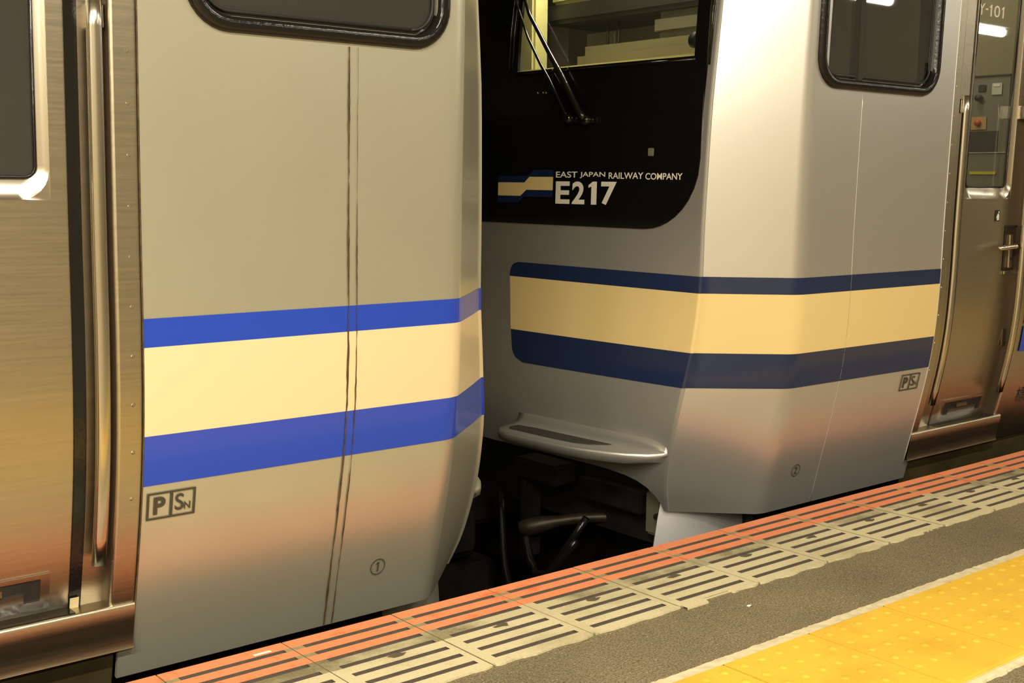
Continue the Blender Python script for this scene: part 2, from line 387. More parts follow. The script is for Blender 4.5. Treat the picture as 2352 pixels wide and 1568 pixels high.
def plan(z, ulow):
    """half outline of the nose at height z: (u, y), from the cladding edge round to the car centre"""
    p, uc, yc = P(z), UCf(z), YC(z)
    pts = [(ulow, p), (.05, p), (.148, p), (.35, p), (.55, p), (.752, p), (.79, p), (.812, p+.0004)]
    du, dy = uc-.835, yc-p
    for a in (.012, .03, .05): pts.append((.818+.017*a/.05+du*a*.97, p+dy*a*.95))
    for a in (.1, .35, .6, .86, .955): pts.append((.835+du*(a+.008*math.sin(a*math.pi)), p+dy*a-.001*math.sin(a*math.pi)))
    c = (uc, yc); pts += [(uc-.004, yc-.011), (uc-.0005, yc-.003)]
    return pts, c
ZB = [-.085, -.08, -.05, -.016, -.0145, .0, .02, .03, .036, .042]
ZR = [.06, .1, .14, .18, .22, .26, .3, .34, .38, .42, .46, .5, .54, .58, .62, .66, .7, .74, .8, .87, .94, 1.0, 1.05, 1.10, 1.2, 1.3, 1.385, 1.5, 1.65, 1.8, 1.95, 2.065, 2.15, 2.25, 2.32, 2.4, 2.45, 2.5, 2.54, 2.57, 2.6]
FT = [.0, .015, .06, .12, .2, .3, .42, .56, .7, .85, 1.0]

class Car:
    def __init__(s, x0, sgn, label, paint, blue, cream, zst, right):
        s.x0, s.s, s.paint, s.blue, s.cream, s.zst, s.right = x0, sgn, paint, blue, cream, zst, right
        s.root = empty('train_car', (x0, .1, -1.0), label, 'train')
    def W(s, u, y, z): return (s.x0+s.s*u, y, z)
    def L(s, p): return (p[0]-s.x0, p[1]-.1, p[2]+1.0)
    def mesh(s, name, vs, fs, m, parent=None, smooth=False, mi=None):
        vs = [s.L(v) if parent is None or parent is s.root else s.L(v) for v in vs]
        if s.s < 0: fs = [tuple(reversed(f)) for f in fs]
        me = bpy.data.meshes.new(name); me.from_pydata(vs, [], fs); me.update()
        o = link(name, me, m, parent or s.root, smooth)
        if mi:
            for p, k in zip(me.polygons, mi): p.material_index = k
        return o
    def boxl(s, name, lst, m, parent=None, bev=0):
        out = []
        for (u0, u1, y0, y1, z0, z1) in lst:
            a = s.L(s.W(u0, y0, z0)); b = s.L(s.W(u1, y1, z1)); out.append((a[0], b[0], a[1], b[1], a[2], b[2]))
        return boxes(name, out, m, parent or s.root, bev)
    def tub(s, name, pts, r, m, parent=None, n=10, flat=1.0):
        return tube(name, [s.L(s.W(*p)) for p in pts], r, m, parent or s.root, n, flat)
    # surface patch following the side profile: rectangle in (u, z), pushed out by off
    def side_patch(s, name, u0, u1, zs, off, m, parent=None, smooth=True, nu=2):
        us = [u0+(u1-u0)*i/(nu-1) for i in range(nu)]
        vs = [s.W(u, P(z)-off, z) for z in zs for u in us]; n = nu
        fs = [(r*n+c, r*n+c+1, (r+1)*n+c+1, (r+1)*n+c) for r in range(len(zs)-1) for c in range(n-1)]
        return s.mesh(name, vs, fs, m, parent, smooth)
    def side_text(s, name, txt, u_a, u_b, z0, z1, m, bold=0, off=.0022, parent=None, slant=0):
        """lettering that follows the side; u_a is the left side as the platform sees it"""
        uv, fs = text_mesh(txt, bold)
        vs = []
        for a, b in uv:
            z = z0+(z1-z0)*b; vs.append(s.W(u_a+(u_b-u_a)*a, P(z)-off, z))
        if s.s < 0: fs = [tuple(reversed(f)) for f in fs]
        return s.mesh(name, vs, fs, m, parent)
    def side_poly(s, name, pts, m, off=.002, parent=None):
        vs = [s.W(u, P(z)-off, z) for u, z in pts]; f = tuple(range(len(pts)))
        return s.mesh(name, vs, [f if s.s > 0 else tuple(reversed(f))], m, parent)

    def shell(s):
        # outline of the whole nose: near half then the mirrored far half
        ulow = lambda z: -.033 if z < -.015 else 0.0
        def row(z):
            pts, c = plan(z, ulow(z)); fp = []
            for t in FT:
                y = c[1]+(CEN-c[1])*t; fp.append((FU(z, y), y))
            half = pts+fp
            return half+[(u, 2*CEN-y) for u, y in reversed(half[:-1])]
        zs = [z for z in ZB]+ZR
        rows = [row(z) for z in zs]; n = len(rows[0]); npl = len(plan(.5, 0)[0]); nf = len(FT); half = npl+nf
        vs = [s.W(u, y, z) for z, r in zip(zs, rows) for u, y in r]; fs = []
        for r in range(len(zs)-1):
            za, zb = zs[r], zs[r+1]
            for c in range(n-1):
                cc = c if c < half-1 else n-2-c            # mirrored column index
                if cc >= npl:                               # on the face
                    if zb <= .0421: continue                # skirt is cut away under the face
                    if za >= 1.099 and cc-npl >= 1: continue   # black mask covers it
                if 2 <= cc <= 4 and za >= 1.384 and zb <= 2.066: continue   # side window opening
                a = r*n+c; fs.append((a, a+1, a+n+1, a+n))
        o = s.mesh('cab_cladding', vs, fs, s.paint, None, True)
        solid(o, .010)
        # skirt under the face, with the rounded arch cut round the coupler
        def yend(z): return lerp_tab([(-.085, .462), (-.06, .466), (-.03, .482), (-.005, .510), (.012, .548), (.024, .60), (.032, .67), (.037, .78), (.042, CEN)], z)
        zz = [-.085, -.075, -.06, -.045, -.03, -.015, -.005, .004, .012, .018, .024, .028, .032, .035, .037, .040, .042]; vs2, fs2 = [], []
        nc = 10
        for z in zz:
            c0 = YC(z); e = yend(z)
            for k in range(nc):
                y = c0+(e-c0)*k/(nc-1); vs2.append(s.W(FU(z, y), y, z))
        for r in range(len(zz)-1):
            for k in range(nc-1):
                a = r*nc+k; fs2.append((a, a+1, a+nc+1, a+nc))
        m2 = len(vs2)
        vs2 += [(v[0], 2*CEN-v[1], v[2]) for v in vs2]
        fs2 += [tuple(m2+i for i in reversed(f)) for f in fs2]
        o2 = s.mesh('front_skirt', vs2, fs2, s.paint, None, True); solid(o2, .010)

    def stripes(s):
        z1, z2, z3, z4 = s.zst
        yend = 1.262; rc = .055
        def band(name, za, zb, m, round_top=False, round_bot=False):
            zs = [za+(zb-za)*i/8 for i in range(9)]; vs, fs = [], []; cnt = None
            for z in zs:
                pts, c = plan(z, 0.0); ye = yend-.008+(z-.68)*.28
                if round_bot and z < za+rc: ye = ye-rc+math.sqrt(max(0, rc*rc-(rc-(z-za))**2))
                if round_top and z > zb-rc: ye = ye-rc+math.sqrt(max(0, rc*rc-(rc-(zb-z))**2))
                line = [(u, y, 0) for u, y in pts]
                for t in (0, .02, .08, .16, .28, .42, .58, .74, .88, .96, 1):
                    y = c[1]+(ye-c[1])*t; line.append((FU(z, y), y, 1))
                # push out along the plan normal
                out = []
                for i, (u, y, k) in enumerate(line):
                    a = line[max(0, i-1)]; b = line[min(len(line)-1, i+1)]; d = Vector((b[0]-a[0], b[1]-a[1])).normalized()
                    out.append((u+d.y*.0012, y-d.x*.0012))
                cnt = len(out); vs += [s.W(u, y, z) for u, y in out]
            for r in range(len(zs)-1):
                for c in range(cnt-1):
                    a = r*cnt+c; fs.append((a, a+1, a+cnt+1, a+cnt))
            return s.mesh(name, vs, fs, m, None, True)
        band('upper_stripe', z2, z1, s.blue, round_top=True)
        band('centre_stripe', z3, z2, s.cream)
        band('lower_stripe', z4, z3, s.blue, round_bot=True)

    def face(s):
        # gloss black mask, with openings for the windscreens
        ymin0 = .334; rr = .235; zb = .884
        def ymin(z):
            e = YC(z)+.008
            base = max(ymin0, e) if z > 1.0 else ymin0
            if z < zb+rr: return base+rr-math.sqrt(max(0, rr*rr-(rr-(z-zb))**2))
            return base
        zs = [zb, zb+.004, zb+.012, zb+.025, zb+.045, zb+.07, zb+.1, zb+.14, zb+.18, zb+.235, 1.2, 1.3, 1.40, 1.452, 1.6, 1.75, 1.9, 2.05, 2.18, 2.25, 2.33, 2.40, 2.45]
        vs, fs = [], []
        for z in zs:
            a = ymin(z); ys = [a, max(a+.004, .386)]
            b = max(ys[-1], .386)
            ys += [b+(1.258-b)*t for t in (.2, .4, .6, .8)]+[1.258, 1.30, 1.42, CEN]
            ys += [2*CEN-y for y in reversed(ys[:-1])]
            vs += [s.W(FU(z, y)+.0035, y, z) for y in ys]; n = len(ys)
        for r in range(len(zs)-1):
            for c in range(n-1):
                cc = c if c < n//2 else n-2-c
                if zs[r] >= 1.451 and zs[r+1] <= 2.181 and 1 <= cc <= 5: continue
                a = r*n+c; fs.append((a, a+1, a+n+1, a+n))
        o = s.mesh('front_mask', vs, fs, M['black'], None, True); solid(o, .012)
        o.modifiers['thickness'].offset = -1
        for far in (0, 1):
            f = (lambda y: 2*CEN-y) if far else (lambda y: y)
            vv = [s.W(FU(z, y)-.010, f(y), z) for z in (1.44, 1.7, 1.95, 2.19) for y in (.375, .6, .85, 1.05, 1.27)]
            ff = [(r*5+c, r*5+c+1, r*5+c+6, r*5+c+5) for r in range(3) for c in range(4)]
            if far: ff = [tuple(reversed(q)) for q in ff]
            s.mesh('windscreen', vv, ff, M['glass_ws'], None, True)
        # beaded seals beside the windscreen, and round the gangway door
        for yy in (1.285, 1.305):
            s.tub('windscreen_seal', [(FU(z, yy)+.006, yy, z) for z in (1.462, 1.6, 1.8, 2.0, 2.18)], .0045, M['rubber'], n=8)
        s.tub('corner_bead', [(UCf(z)+.002, YC(z)+.012, z) for z in (1.42, 1.55, 1.7, 1.85, 2.0, 2.15)], .004, M['rubber'], n=8)
        s.tub('mask_lip', [(FU(1.438, y)+.005, y, 1.441) for y in (.38, .6, .85, 1.1, 1.27)], .004, M['black'], n=8)
        # wipers: twin parallel arms on a pivot block
        wp = empty('wiper', (0, 0, 0)); wp.parent = s.root
        a1 = [(1.235, 1.745), (1.18, 1.655), (1.058, 1.511), (.998, 1.441), (.871, 1.284), (.845, 1.262)]
        a2 = [(1.275, 1.72), (1.18, 1.573), (1.10, 1.469), (1.046, 1.410), (.955, 1.294), (.930, 1.268)]
        s.tub('wiper_arm', [(FU(z, y)+.030, y, z) for y, z in a1], [.0065, .007, .009, .012, .013, .012], M['rubber'], wp, 8)
        s.tub('wiper_arm', [(FU(z, y)+.028, y, z) for y, z in a2], [.0045, .005, .006, .006, .006, .006], M['rubber'], wp, 8)
        s.tub('wiper_blade', [(FU(z, y)+.014, y, z) for y, z in ((1.02, 1.80), (1.14, 1.78), (1.235, 1.76))], .006, M['rubber'], wp, 6)
        for y, z in ((.935, 1.266), (.845, 1.258)):
            u = FU(z, y)
            s.tub('wiper_pivot', [(u, y, z), (u+.032, y, z), (u+.038, y, z)], [.020, .018, .012], M['black'], wp, 12)
        s.boxl('pivot_plate', [(FU(1.26, .88)+.002, FU(1.26, .88)+.012, .80, .965, 1.246, 1.272)], M['black'], wp, .003)
        for y, z in ((1.13, 1.367), (1.10, 1.367), (1.085, 1.366)):
            u = FU(z, y); s.tub('bolt_head', [(u, y, z), (u+.009, y, z)], .0055, M['steel_dk'], n=6)
        u = FU(1.14, .545); s.boxl('front_socket', [(u, u+.007, .535, .560, 1.130, 1.157)], M['intgrey'], None, .002)

    def step(s):
        """footstep moulded across the lower face, with its tread pad"""
        for far in (0, 1):
            f = (lambda y: 2*CEN-y) if far else (lambda y: y)
            Y = [.402, .412, .425, .44, .50, .56, .63, .70, .80, .90, 1.0, 1.05, 1.085, 1.12]
            zt = .137
            def outer(y): return lerp_tab([(.402, 1.119), (.412, 1.135), (.425, 1.155), (.44, 1.178), (.50, 1.225), (.56, 1.258), (.63, 1.288), (.70, 1.303), (.8, 1.314), (1.0, 1.330), (1.05, 1.328), (1.085, 1.305), (1.12, 1.235)], y)
            th = lambda y: lerp_tab([(.402, .006), (.425, .026), (.5, .040), (.8, .038), (1.12, .034)], y)
            vs, fs = [], []; n = 9
            for y in Y:
                fu = FU(zt, y); o = max(outer(y), fu+.003); k = min(.05, (o-fu)*.5); t = th(y)
                prof = [(FU(zt+.055, y)-.004, zt+.055), (fu+k*.12, zt+.026), (fu+k*.45, zt+.008), (fu+k, zt), (o-.010 if o-.010 > fu+k else o-.002, zt-.001), (o-.002, zt-.005), (o, zt-.012), (o-.004, zt-t), (fu-.004, zt-t-.012)]
                vs += [s.W(a, f(y), z) for a, z in prof]
            for i in range(len(Y)-1):
                for k in range(n-1):
                    a = i*n+k; q = (a, a+1, a+n+1, a+n); fs.append(q)
            fs.append(tuple(range((len(Y)-1)*n, len(Y)*n))); fs.append(tuple(range(n-1, -1, -1)))
            # orientation: outward normals
            if not far: fs = [tuple(reversed(q)) for q in fs]
            o = s.mesh('front_step', vs, fs, s.paint, None, True)
            pad = []
            for (u, y) in ((1.160, .585), (1.240, .665), (1.262, .72), (1.272, .80), (1.280, .95), (1.284, 1.045), (1.262, 1.066), (1.222, 1.066), (1.205, .98), (1.190, .86), (1.176, .74), (1.164, .66)):
                pad.append((u, y))
            top = [s.W(u, f(y), zt+.003) for u, y in pad]; bot = [s.W(u, f(y), zt-.004) for u, y in pad]; k = len(pad)
            ff = [tuple(range(k))]+[(i, i+k, (i+1) % k+k, (i+1) % k) for i in range(k)]
            if far: ff = [tuple(reversed(q)) for q in ff]
            s.mesh('tread_pad', top+bot, ff, M['tread'])

    def window(s):
        """cab side window: raised black frame with rounded corners, glass set back, sliding post on the far car"""
        uo0, uo1, zo0, zo1, ro = .112, .812, 1.350, 2.10, .105
        if not s.right: uo0, uo1 = .100, .790
        def rr(u0, u1, z0, z1, r, n=8):
            pts = []
            for cx, cz, a0 in ((u1-r, z0+r, -90), (u1-r, z1-r, 0), (u0+r, z1-r, 90), (u0+r, z0+r, 180)):
                for k in range(n+1):
                    a = math.radians(a0+90*k/n); pts.append((cx+r*math.cos(a), cz+r*math.sin(a)))
            return pts
        w_ = .034
        rings = [(0, .0, .0), (.003, .010, 1), (.012, .016, 1), (w_-.008, .016, 1), (w_-.001, .011, 1), (w_+.002, -.020, 1)]
        vs, fs = [], []; n = None
        for ins, off, _ in rings:
            p = rr(uo0+ins, uo1-ins, zo0+ins, zo1-ins, max(.02, ro-ins*.95)); n = len(p)
            vs += [s.W(u, P(z)-off, z) for u, z in p]
        for k in range(len(rings)-1):
            for i in range(n):
                a, b = k*n+i, k*n+(i+1) % n; fs.append((a, b, b+n, a+n))
        fr = s.mesh('window_frame', vs, fs, M['rubber'], None, True)
        p = rr(uo0+w_, uo1-w_, zo0+w_, zo1-w_, ro-w_)
        # bead of light metal along the foot of the glass
        zz = [zo0+w_+.0+(zo1-zo0-2*w_)*i/6 for i in range(7)]
        gl = s.side_patch('window_pane', uo0+w_-.004, uo1-w_+.004, [zo0+w_-.006]+zz[1:-1]+[zo1-w_+.006], -.012, M['glass_dk'], fr)
        ip = rr(uo0+w_+.012, uo1-w_-.012, zo0+w_+.012, zo1-w_-.012, ro-w_-.01)
        ring = [s.W(u, P(z)+.006, z) for u, z in ip]; ring = ring+[ring[0]]
        k = len(ring)
        me_pts = [s.L(q) for q in ring]
        tube('inner_frame', me_pts, .004, M['intdark'], fr, 6)
        if s.right:
            s.boxl('sliding_post', [(.568, .600, .080, .116, 1.372, 2.07)], M['tread'], fr, .003)
            s.boxl('sliding_post', [(.150, .185, .096, .125, 1.372, 2.07)], M['black'], fr, .003)

    def seam(s):
        if not s.right:
            zs = [-.085+i*.0476 for i in range(31)]; zs[-1] = 1.343
            R2 = random.Random(3)
            for u0, wbase in ((.5055, .0042), (.5290, .0026)):
                zz = [-.085+i*.01785 for i in range(81)]; vs, fs = [], []
                for i, z in enumerate(zz):
                    wd = wbase*(1+.35*math.sin(i*.37+u0*50)+R2.uniform(-.3, .3)); j = R2.uniform(-.0006, .0006)
                    if u0 > .52 and z > 1.0: wd *= .35
                    vs += [s.W(u0-wd/2+j, P(z)-.0028, z), s.W(u0+wd/2+j, P(z)-.0028, z)]
                    if i: fs.append((2*i-2, 2*i-1, 2*i+1, 2*i))
                s.mesh('seam_line', vs, fs, M['seam'])
        else:
            s.tub('seam_line', [(.555, P(z)-.0002, z) for z in [-.085+i*.0476 for i in range(31)]], .0013, s.paint, n=6)
        s.tub('edge_bead', [(-.001 if z > -.02 else -.034, P(z)-.0005, z) for z in [-.015+i*.05 for i in range(48)]], .0018, M['silver'] if s.right else M['seam'], n=6)

    def marks(s):
        # boxed safety mark
        a, b = ((.010, .124) if not s.right else (.168, .048))
        z0, z1 = (.293, .356) if not s.right else (.287, .349)
        q = lambda t: a+(b-a)*t; th = .055
        dz = (z1-z0)
        vs, fs = [], []
        def rect(t0, t1, h0, h1):
            base = len(vs); n = 4
            for k in range(n+1):
                z = z0+dz*(h0+(h1-h0)*k/n)
                vs.extend([s.W(q(t0), P(z)-.0024, z), s.W(q(t1), P(z)-.0024, z)])
            for k in range(n):
                f = (base+2*k, base+2*k+1, base+2*k+3, base+2*k+2); fs.append(f if s.s > 0 else tuple(reversed(f)))
        rect(0, .05, 0, 1); rect(.95, 1, 0, 1); rect(.47, .53, 0, 1); rect(0, 1, 0, .07); rect(0, 1, .93, 1)
        mk = s.mesh('safety_mark', vs, fs, M['ink']); mk['label'] = 'boxed P and SN lettering below the stripe'
        s.side_text('letter_p', 'P', q(.14), q(.38), z0+dz*.18, z0+dz*.83, M['ink'], .035, parent=mk)
        s.side_text('letter_s', 'S', q(.58), q(.76), z0+dz*.22, z0+dz*.84, M['ink'], .012, parent=mk)
        s.side_text('letter_n', 'N', q(.77), q(.90), z0+dz*.22, z0+dz*.50, M['ink'], .015, parent=mk)
        # circled number
        uc, zc = (.650, .050) if not s.right else (.690, .055)
        r = .0225; n = 32; vs, fs = [], []
        for k in range(n):
            an = 2*math.pi*k/n
            for rad in (r, r-.0026):
                z = zc+rad*math.sin(an); vs.append(s.W(uc+rad*math.cos(an), P(z)-.0024, z))
        for k in range(n):
            k2 = (k+1) % n; fs.append((2*k, 2*k2, 2*k2+1, 2*k+1))
        mk = s.mesh('circled_number', vs, fs, M['ink'])
        d = .0045 if not s.right else .0075
        t = ('1' if not s.right else '2')
        if not s.right:
            s.side_poly('numeral', [(uc-.0012, zc-.0135), (uc+.0028, zc-.0135), (uc+.0028, zc+.0135), (uc-.0008, zc+.0135), (uc-.0060, zc+.0090), (uc-.0060, zc+.0060), (uc-.0012, zc+.0085)], M['ink'], .0024, mk)
        else: s.side_text('numeral', t, uc-d*s.s, uc+d*s.s, zc-.0135, zc+.0135, M['ink'], .02, parent=mk)

    def face_text(s, name, txt, ya, yb, z0, z1, m, bold=0, parent=None):
        uv, fs = text_mesh(txt, bold)
        vs = []
        for a, b in uv:
            y = ya+(yb-ya)*a; z = z0+(z1-z0)*b; vs.append(s.W(FU(z, y)+.0048, y, z))
        return s.mesh(name, vs, [tuple(reversed(f)) for f in fs] if s.s < 0 else fs, m, parent)
    def lettering(s):
        if not s.right: return
        lg = empty('front_lettering', (0, 0, 0)); lg.parent = s.root; lg['label'] = 'white company and series lettering with flowing stripe emblem'
        for wtxt, ya, yb in (('EAST', .998, .885), ('JAPAN', .872, .745), ('RAILWAY', .728, .565), ('COMPANY', .555, .392)):
            zt = .0-.010*(.998-ya)/.6
            s.face_text('company_word', wtxt, ya+.012, yb+.012, 1.0565+zt*.7, 1.0785+zt*.7, M['white'], .012, lg)
        for ch, ya, yb in (('E', .999, .924), ('2', .912, .847), ('7', .765, .690)):
            s.face_text('series_character', ch, ya+.010, yb+.010, .962, 1.043, M['white'], .03, lg)
        qy = lambda px: .998+.010-(px-1281)*.002263
        pts = [(1362.5, .962), (1374.5, .962), (1374.5, 1.043), (1365.5, 1.043), (1356, 1.030), (1356, 1.021), (1362.5, 1.0255)]
        s.mesh('series_character', [s.W(FU(z, qy(x))+.0048, qy(x), z) for x, z in pts], [tuple(reversed(range(7))) if s.s > 0 else tuple(range(7))], M['white'], lg)
        # emblem: three flowing bands
        c = .012
        bands = [('emblem_band_upper', [(1.327, 1.0625), (1.154, 1.0625), (1.121, 1.085), (1.013, 1.085)], [(1.327, 1.0375), (1.173, 1.0375), (1.145, 1.059), (1.013, 1.059)], M['blueR']),
                 ('emblem_band_middle', [(1.327, 1.0375), (1.173, 1.0375), (1.145, 1.059), (1.013, 1.059)], [(1.327, .9875), (1.194, .9875), (1.160, 1.0105), (1.013, 1.0105)], M['creamR']),
                 ('emblem_band_lower', [(1.327, .9875), (1.194, .9875), (1.160, 1.0105), (1.013, 1.0105)], [(1.327, .962), (1.207, .962), (1.174, .985), (1.013, .985)], M['blueR'])]
        for nm, top, bot, m in bands:
            vs = [s.W(FU(z, y+c)+.005, y+c, z) for y, z in top]+[s.W(FU(z, y+c)+.005, y+c, z) for y, z in bot]
            s.mesh(nm, vs, [tuple(reversed((k, k+1, k+5, k+4))) if s.s < 0 else (k, k+1, k+5, k+4) for k in range(3)][::1], m, lg)

    def door(s):
        """crew door recess beside the cladding: jambs, grab rails, door leaf with window, sill"""
        far = -.631 if s.right else -.66
        near = -.050
        D = .052
        zs = [.1, .14, .18, .205, .24, .3, .36, .42, .5, .6, .74, .9, 1.1, 1.3, 1.37, 1.6, 1.9, 2.1]
        zb = [.1]+[z for z in zs[1:]]
        # flush steel strip between cladding and recess
        s.side_patch('frame_strip', near, -.002, zs+[2.2], -.004, M['steel'])
        rs = s.root
        # welded dimples on the strip
        bm = bmesh.new()
        for k in range(17):
            z = .35+k*.105
            c = s.L(s.W(-.022, P(z)+.0035, z)); mt = Matrix.Translation(c) @ Matrix.Rotation(math.pi/2, 4, 'X')
            bmesh.ops.create_cone(bm, cap_ends=True, segments=12, radius1=.0045, radius2=.003, depth=.0016, matrix=mt)
        me = bpy.data.meshes.new('spot_welds'); bm.to_mesh(me); bm.free(); o = link('spot_welds', me, M['steel'], rs); o['kind'] = 'stuff'
        # reveals (rounded edge then straight return)
        for nm, u, dr in (('door_reveal', near, -1), ('door_reveal', far, 1)):
            vs, fs = [], []; n = 5
            for z in zs+[2.2]:
                vs += [s.W(u, P(z)+.004, z), s.W(u+dr*.003, P(z)+.005, z), s.W(u+dr*.007, P(z)+.010, z), s.W(u+dr*.008, P(z)+.02, z), s.W(u+dr*.008, P(z)+.125, z)]
            for r in range(len(zs)):
                for k in range(n-1):
                    a = r*n+k; q = (a, a+1, a+n+1, a+n); fs.append(tuple(reversed(q)) if dr < 0 else q)
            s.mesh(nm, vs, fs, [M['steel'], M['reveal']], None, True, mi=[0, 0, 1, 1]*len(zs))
        # jamb plate with the pocket behind the grab rail
        leaf0 = -.132 if not s.right else -.203
        zp0, zp1 = .205, 1.372
        pk = -.078 if not s.right else -.100
        lowz = [z for z in zs if z <= zp0]; midz = [z for z in zs if zp0 <= z <= zp1]; topz = [z for z in zs if z >= zp1-.003]+[2.2]
        midz = [zp0]+[z for z in midz if zp0 < z < zp1]+[zp1]; topz[0] = zp1; lowz[-1] = zp0
        s.side_patch('door_jamb', leaf0, pk, zs+[2.2], -D, M['steel'])
        s.side_patch('door_jamb', pk, near-.007, lowz, -D, M['steel'])
        s.side_patch('door_jamb', pk, near-.007, topz, -D if not s.right else -.03, M['steel'])
        s.side_patch('rail_pocket', pk-.03, near+.0, midz, -.118, M['steel_dk'])  # shade behind the grab rail put into the dark steel colour
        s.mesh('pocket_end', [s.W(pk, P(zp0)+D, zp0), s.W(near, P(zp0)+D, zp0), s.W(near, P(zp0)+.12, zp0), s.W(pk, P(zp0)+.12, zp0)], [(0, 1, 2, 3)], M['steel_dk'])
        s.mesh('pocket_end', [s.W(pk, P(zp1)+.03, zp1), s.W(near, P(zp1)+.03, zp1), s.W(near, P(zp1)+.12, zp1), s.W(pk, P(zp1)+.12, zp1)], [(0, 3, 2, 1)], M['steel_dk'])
        # grab rails
        def rail(u, yo, wd, z0, z1):
            pts = [(u, P(z)+yo, z) for z in [z0+(z1-z0)*i/20 for i in range(21)]]
            vs, fs = [], []; n = 8; prof = [(-.5, .35), (-.5, -.2), (-.32, -.5), (.32, -.5), (.5, -.2), (.5, .35), (.3, .5), (-.3, .5)]
            for (uu, y, z) in pts: vs += [s.W(uu+a*wd, y+b*.020, z) for a, b in prof]
            for r in range(len(pts)-1):
                for k in range(n):
                    k2 = (k+1) % n; a = r*n; fs.append((a+k, a+k2, a+n+k2, a+n+k))
            fs += [tuple(range(n-1, -1, -1)), tuple(range(len(vs)-n, len(vs)))]
            g = s.mesh('grab_rail', vs, fs, M['steel_sm'], None, True)
            zz = z1-.035
            s.boxl('rail_bracket', [(u-.006, u+.022, P(zz)+yo+.006, P(zz)+.122, zz-.028, zz+.022)], M['steel'], g, .003)
            return g
        if s.right:
            rail(-.0905, .0, .030, .205, 1.370); rail(-.592, .0, .028, .205, 1.370)
        else: rail(-.082, .016, .030, .203, 1.400)
        # door leaf
        lf = far+.008
        zs2 = [.093, .14, .18, .205, .24, .3, .36, .42, .5, .6, .74, .9, .985, 1.1, 1.3, 1.5, 1.8, 2.08]
        door = empty('crew_door', (0, 0, 0)); door.parent = rs
        w0, w1 = (-.167, -.52) if not s.right else (-.215, -.560)   # window opening in the leaf
        wz = .992
        D1 = D+.001
        # leaf in pieces round the window opening
        vs, fs = [], []
        us = [leaf0, w0, w1, lf]; 
        for z in zs2:
            zz = z if z != .985 else wz
            vs += [s.W(u, P(zz)+D1, zz) for u in us]
        for r in range(len(zs2)-1):
            for c in range(3):
                if c == 1 and zs2[r] >= .98 and zs2[r+1] <= 2.09 and zs2[r+1] > 1.0 and zs2[r] < 2.0: continue
                a = r*4+c; fs.append((a, a+4, a+5, a+1))
        o = s.mesh('door_leaf', vs, fs, M['steel'], door, True)
        # pressed window surround: sloping stainless reveal round the glass
        inx = .024; gz = wz+.046; rcn = .035
        def rr(u0, u1, z0, r, n=6):
            pts = [(u0, 2.05)]
            for k in range(n+1):
                a = math.radians(0-90*k/n); pts.append((u0-r+r*math.cos(a), z0+r+r*math.sin(a)))
            for k in range(n+1):
                a = math.radians(-90-90*k/n); pts.append((u1+r+r*math.cos(a), z0+r+r*math.sin(a)))
            pts.append((u1, 2.05)); return pts
        A = [(u, z) for u, z in rr(w0, w1, wz, .0005)]; B = rr(w0-.001, w1+.001, wz+.001, .06); Cc = rr(w0-inx*.5, w1+inx*.5, wz+.02, .05); Dd = rr(w0-inx, w1+inx, gz, .022)
        vs, fs = [], []; n = len(A)
        for ring, off in ((A, D1), (B, D1+.001), (Cc, D1+.012), (Dd, D1+.016)): vs += [s.W(u, P(z)+off, z) for u, z in ring]
        for k in range(3):
            for i in range(n-1):
                a = k*n+i; fs.append((a, a+1, a+n+1, a+n))
        sr = s.mesh('window_surround', vs, fs, [M['steel_sm'], M['steel']], door, True, mi=[1]*(n-1)+[0]*(2*(n-1)))
        sr.modifiers.new('crisp', 'EDGE_SPLIT').split_angle = math.radians(25)
        s.tub('window_gasket', [(u, P(z)+D1+.013, z) for u, z in Dd], .0035, M['rubber'], door, 6)
        s.side_patch('door_window', w1+inx-.004, w0-inx+.004, [gz-.004, 1.2, 1.4, 1.7, 2.05], -(D1+.018), M['glass_dk'] if not s.right else M['glass_ws'], door)
        if s.right:
            for ch, a, b in (('Y', -.240, -.283), ('-', -.289, -.306), ('1', -.309, -.343), ('0', -.350, -.392), ('1', -.399, -.430)):
                zt, zbm = (1.724, 1.681) if ch != '-' else (1.707, 1.7015)
                if ch == '1':
                    q1 = lambda t: a+(b-a)*t
                    s.side_poly('window_character', [(q1(.45), zbm), (q1(.72), zbm), (q1(.72), zt), (q1(.52), zt), (q1(.20), zt-.009), (q1(.20), zt-.014), (q1(.45), zt-.010)], M['white'], -(D1+.016), door)
                else: s.side_text('window_character', ch, a, b, zbm, zt, M['white'], .0, -(D1+.016), door)
        # dark gasket beside the leaf; on the right car a painted shadow line
        if not s.right:
            s.side_patch('door_gasket_shade', leaf0, leaf0+.026, zs+[2.2], -(D-.003), M['rubber'], door)
            s.side_patch('gasket_foot', leaf0, leaf0+.020, [.1, .112, .125], -(D-.008), M['sealant'], door)
        else:
            s.side_patch('door_gasket_shade', leaf0-.002, leaf0+.005, zs+[2.2], -(D-.002), M['seam'], door)
        # foot recess in the bottom of the leaf
        ra, rb = (-.176, -.46) if not s.right else (-.262, -.575)
        z0, z1 = .112, .195
        fp = empty('foot_recess', (0, 0, 0)); fp.parent = door
        off = -(D1-.004)
        q = lambda t: ra+(rb-ra)*t
        def plate(t0, t1, h0, h1, o_=0):
            zq = [z0+(z1-z0)*(h0+(h1-h0)*k/3) for k in range(4)]
            return q(t0), q(t1), zq
        vs, fs = [], []
        bw = .055 if s.right else .07
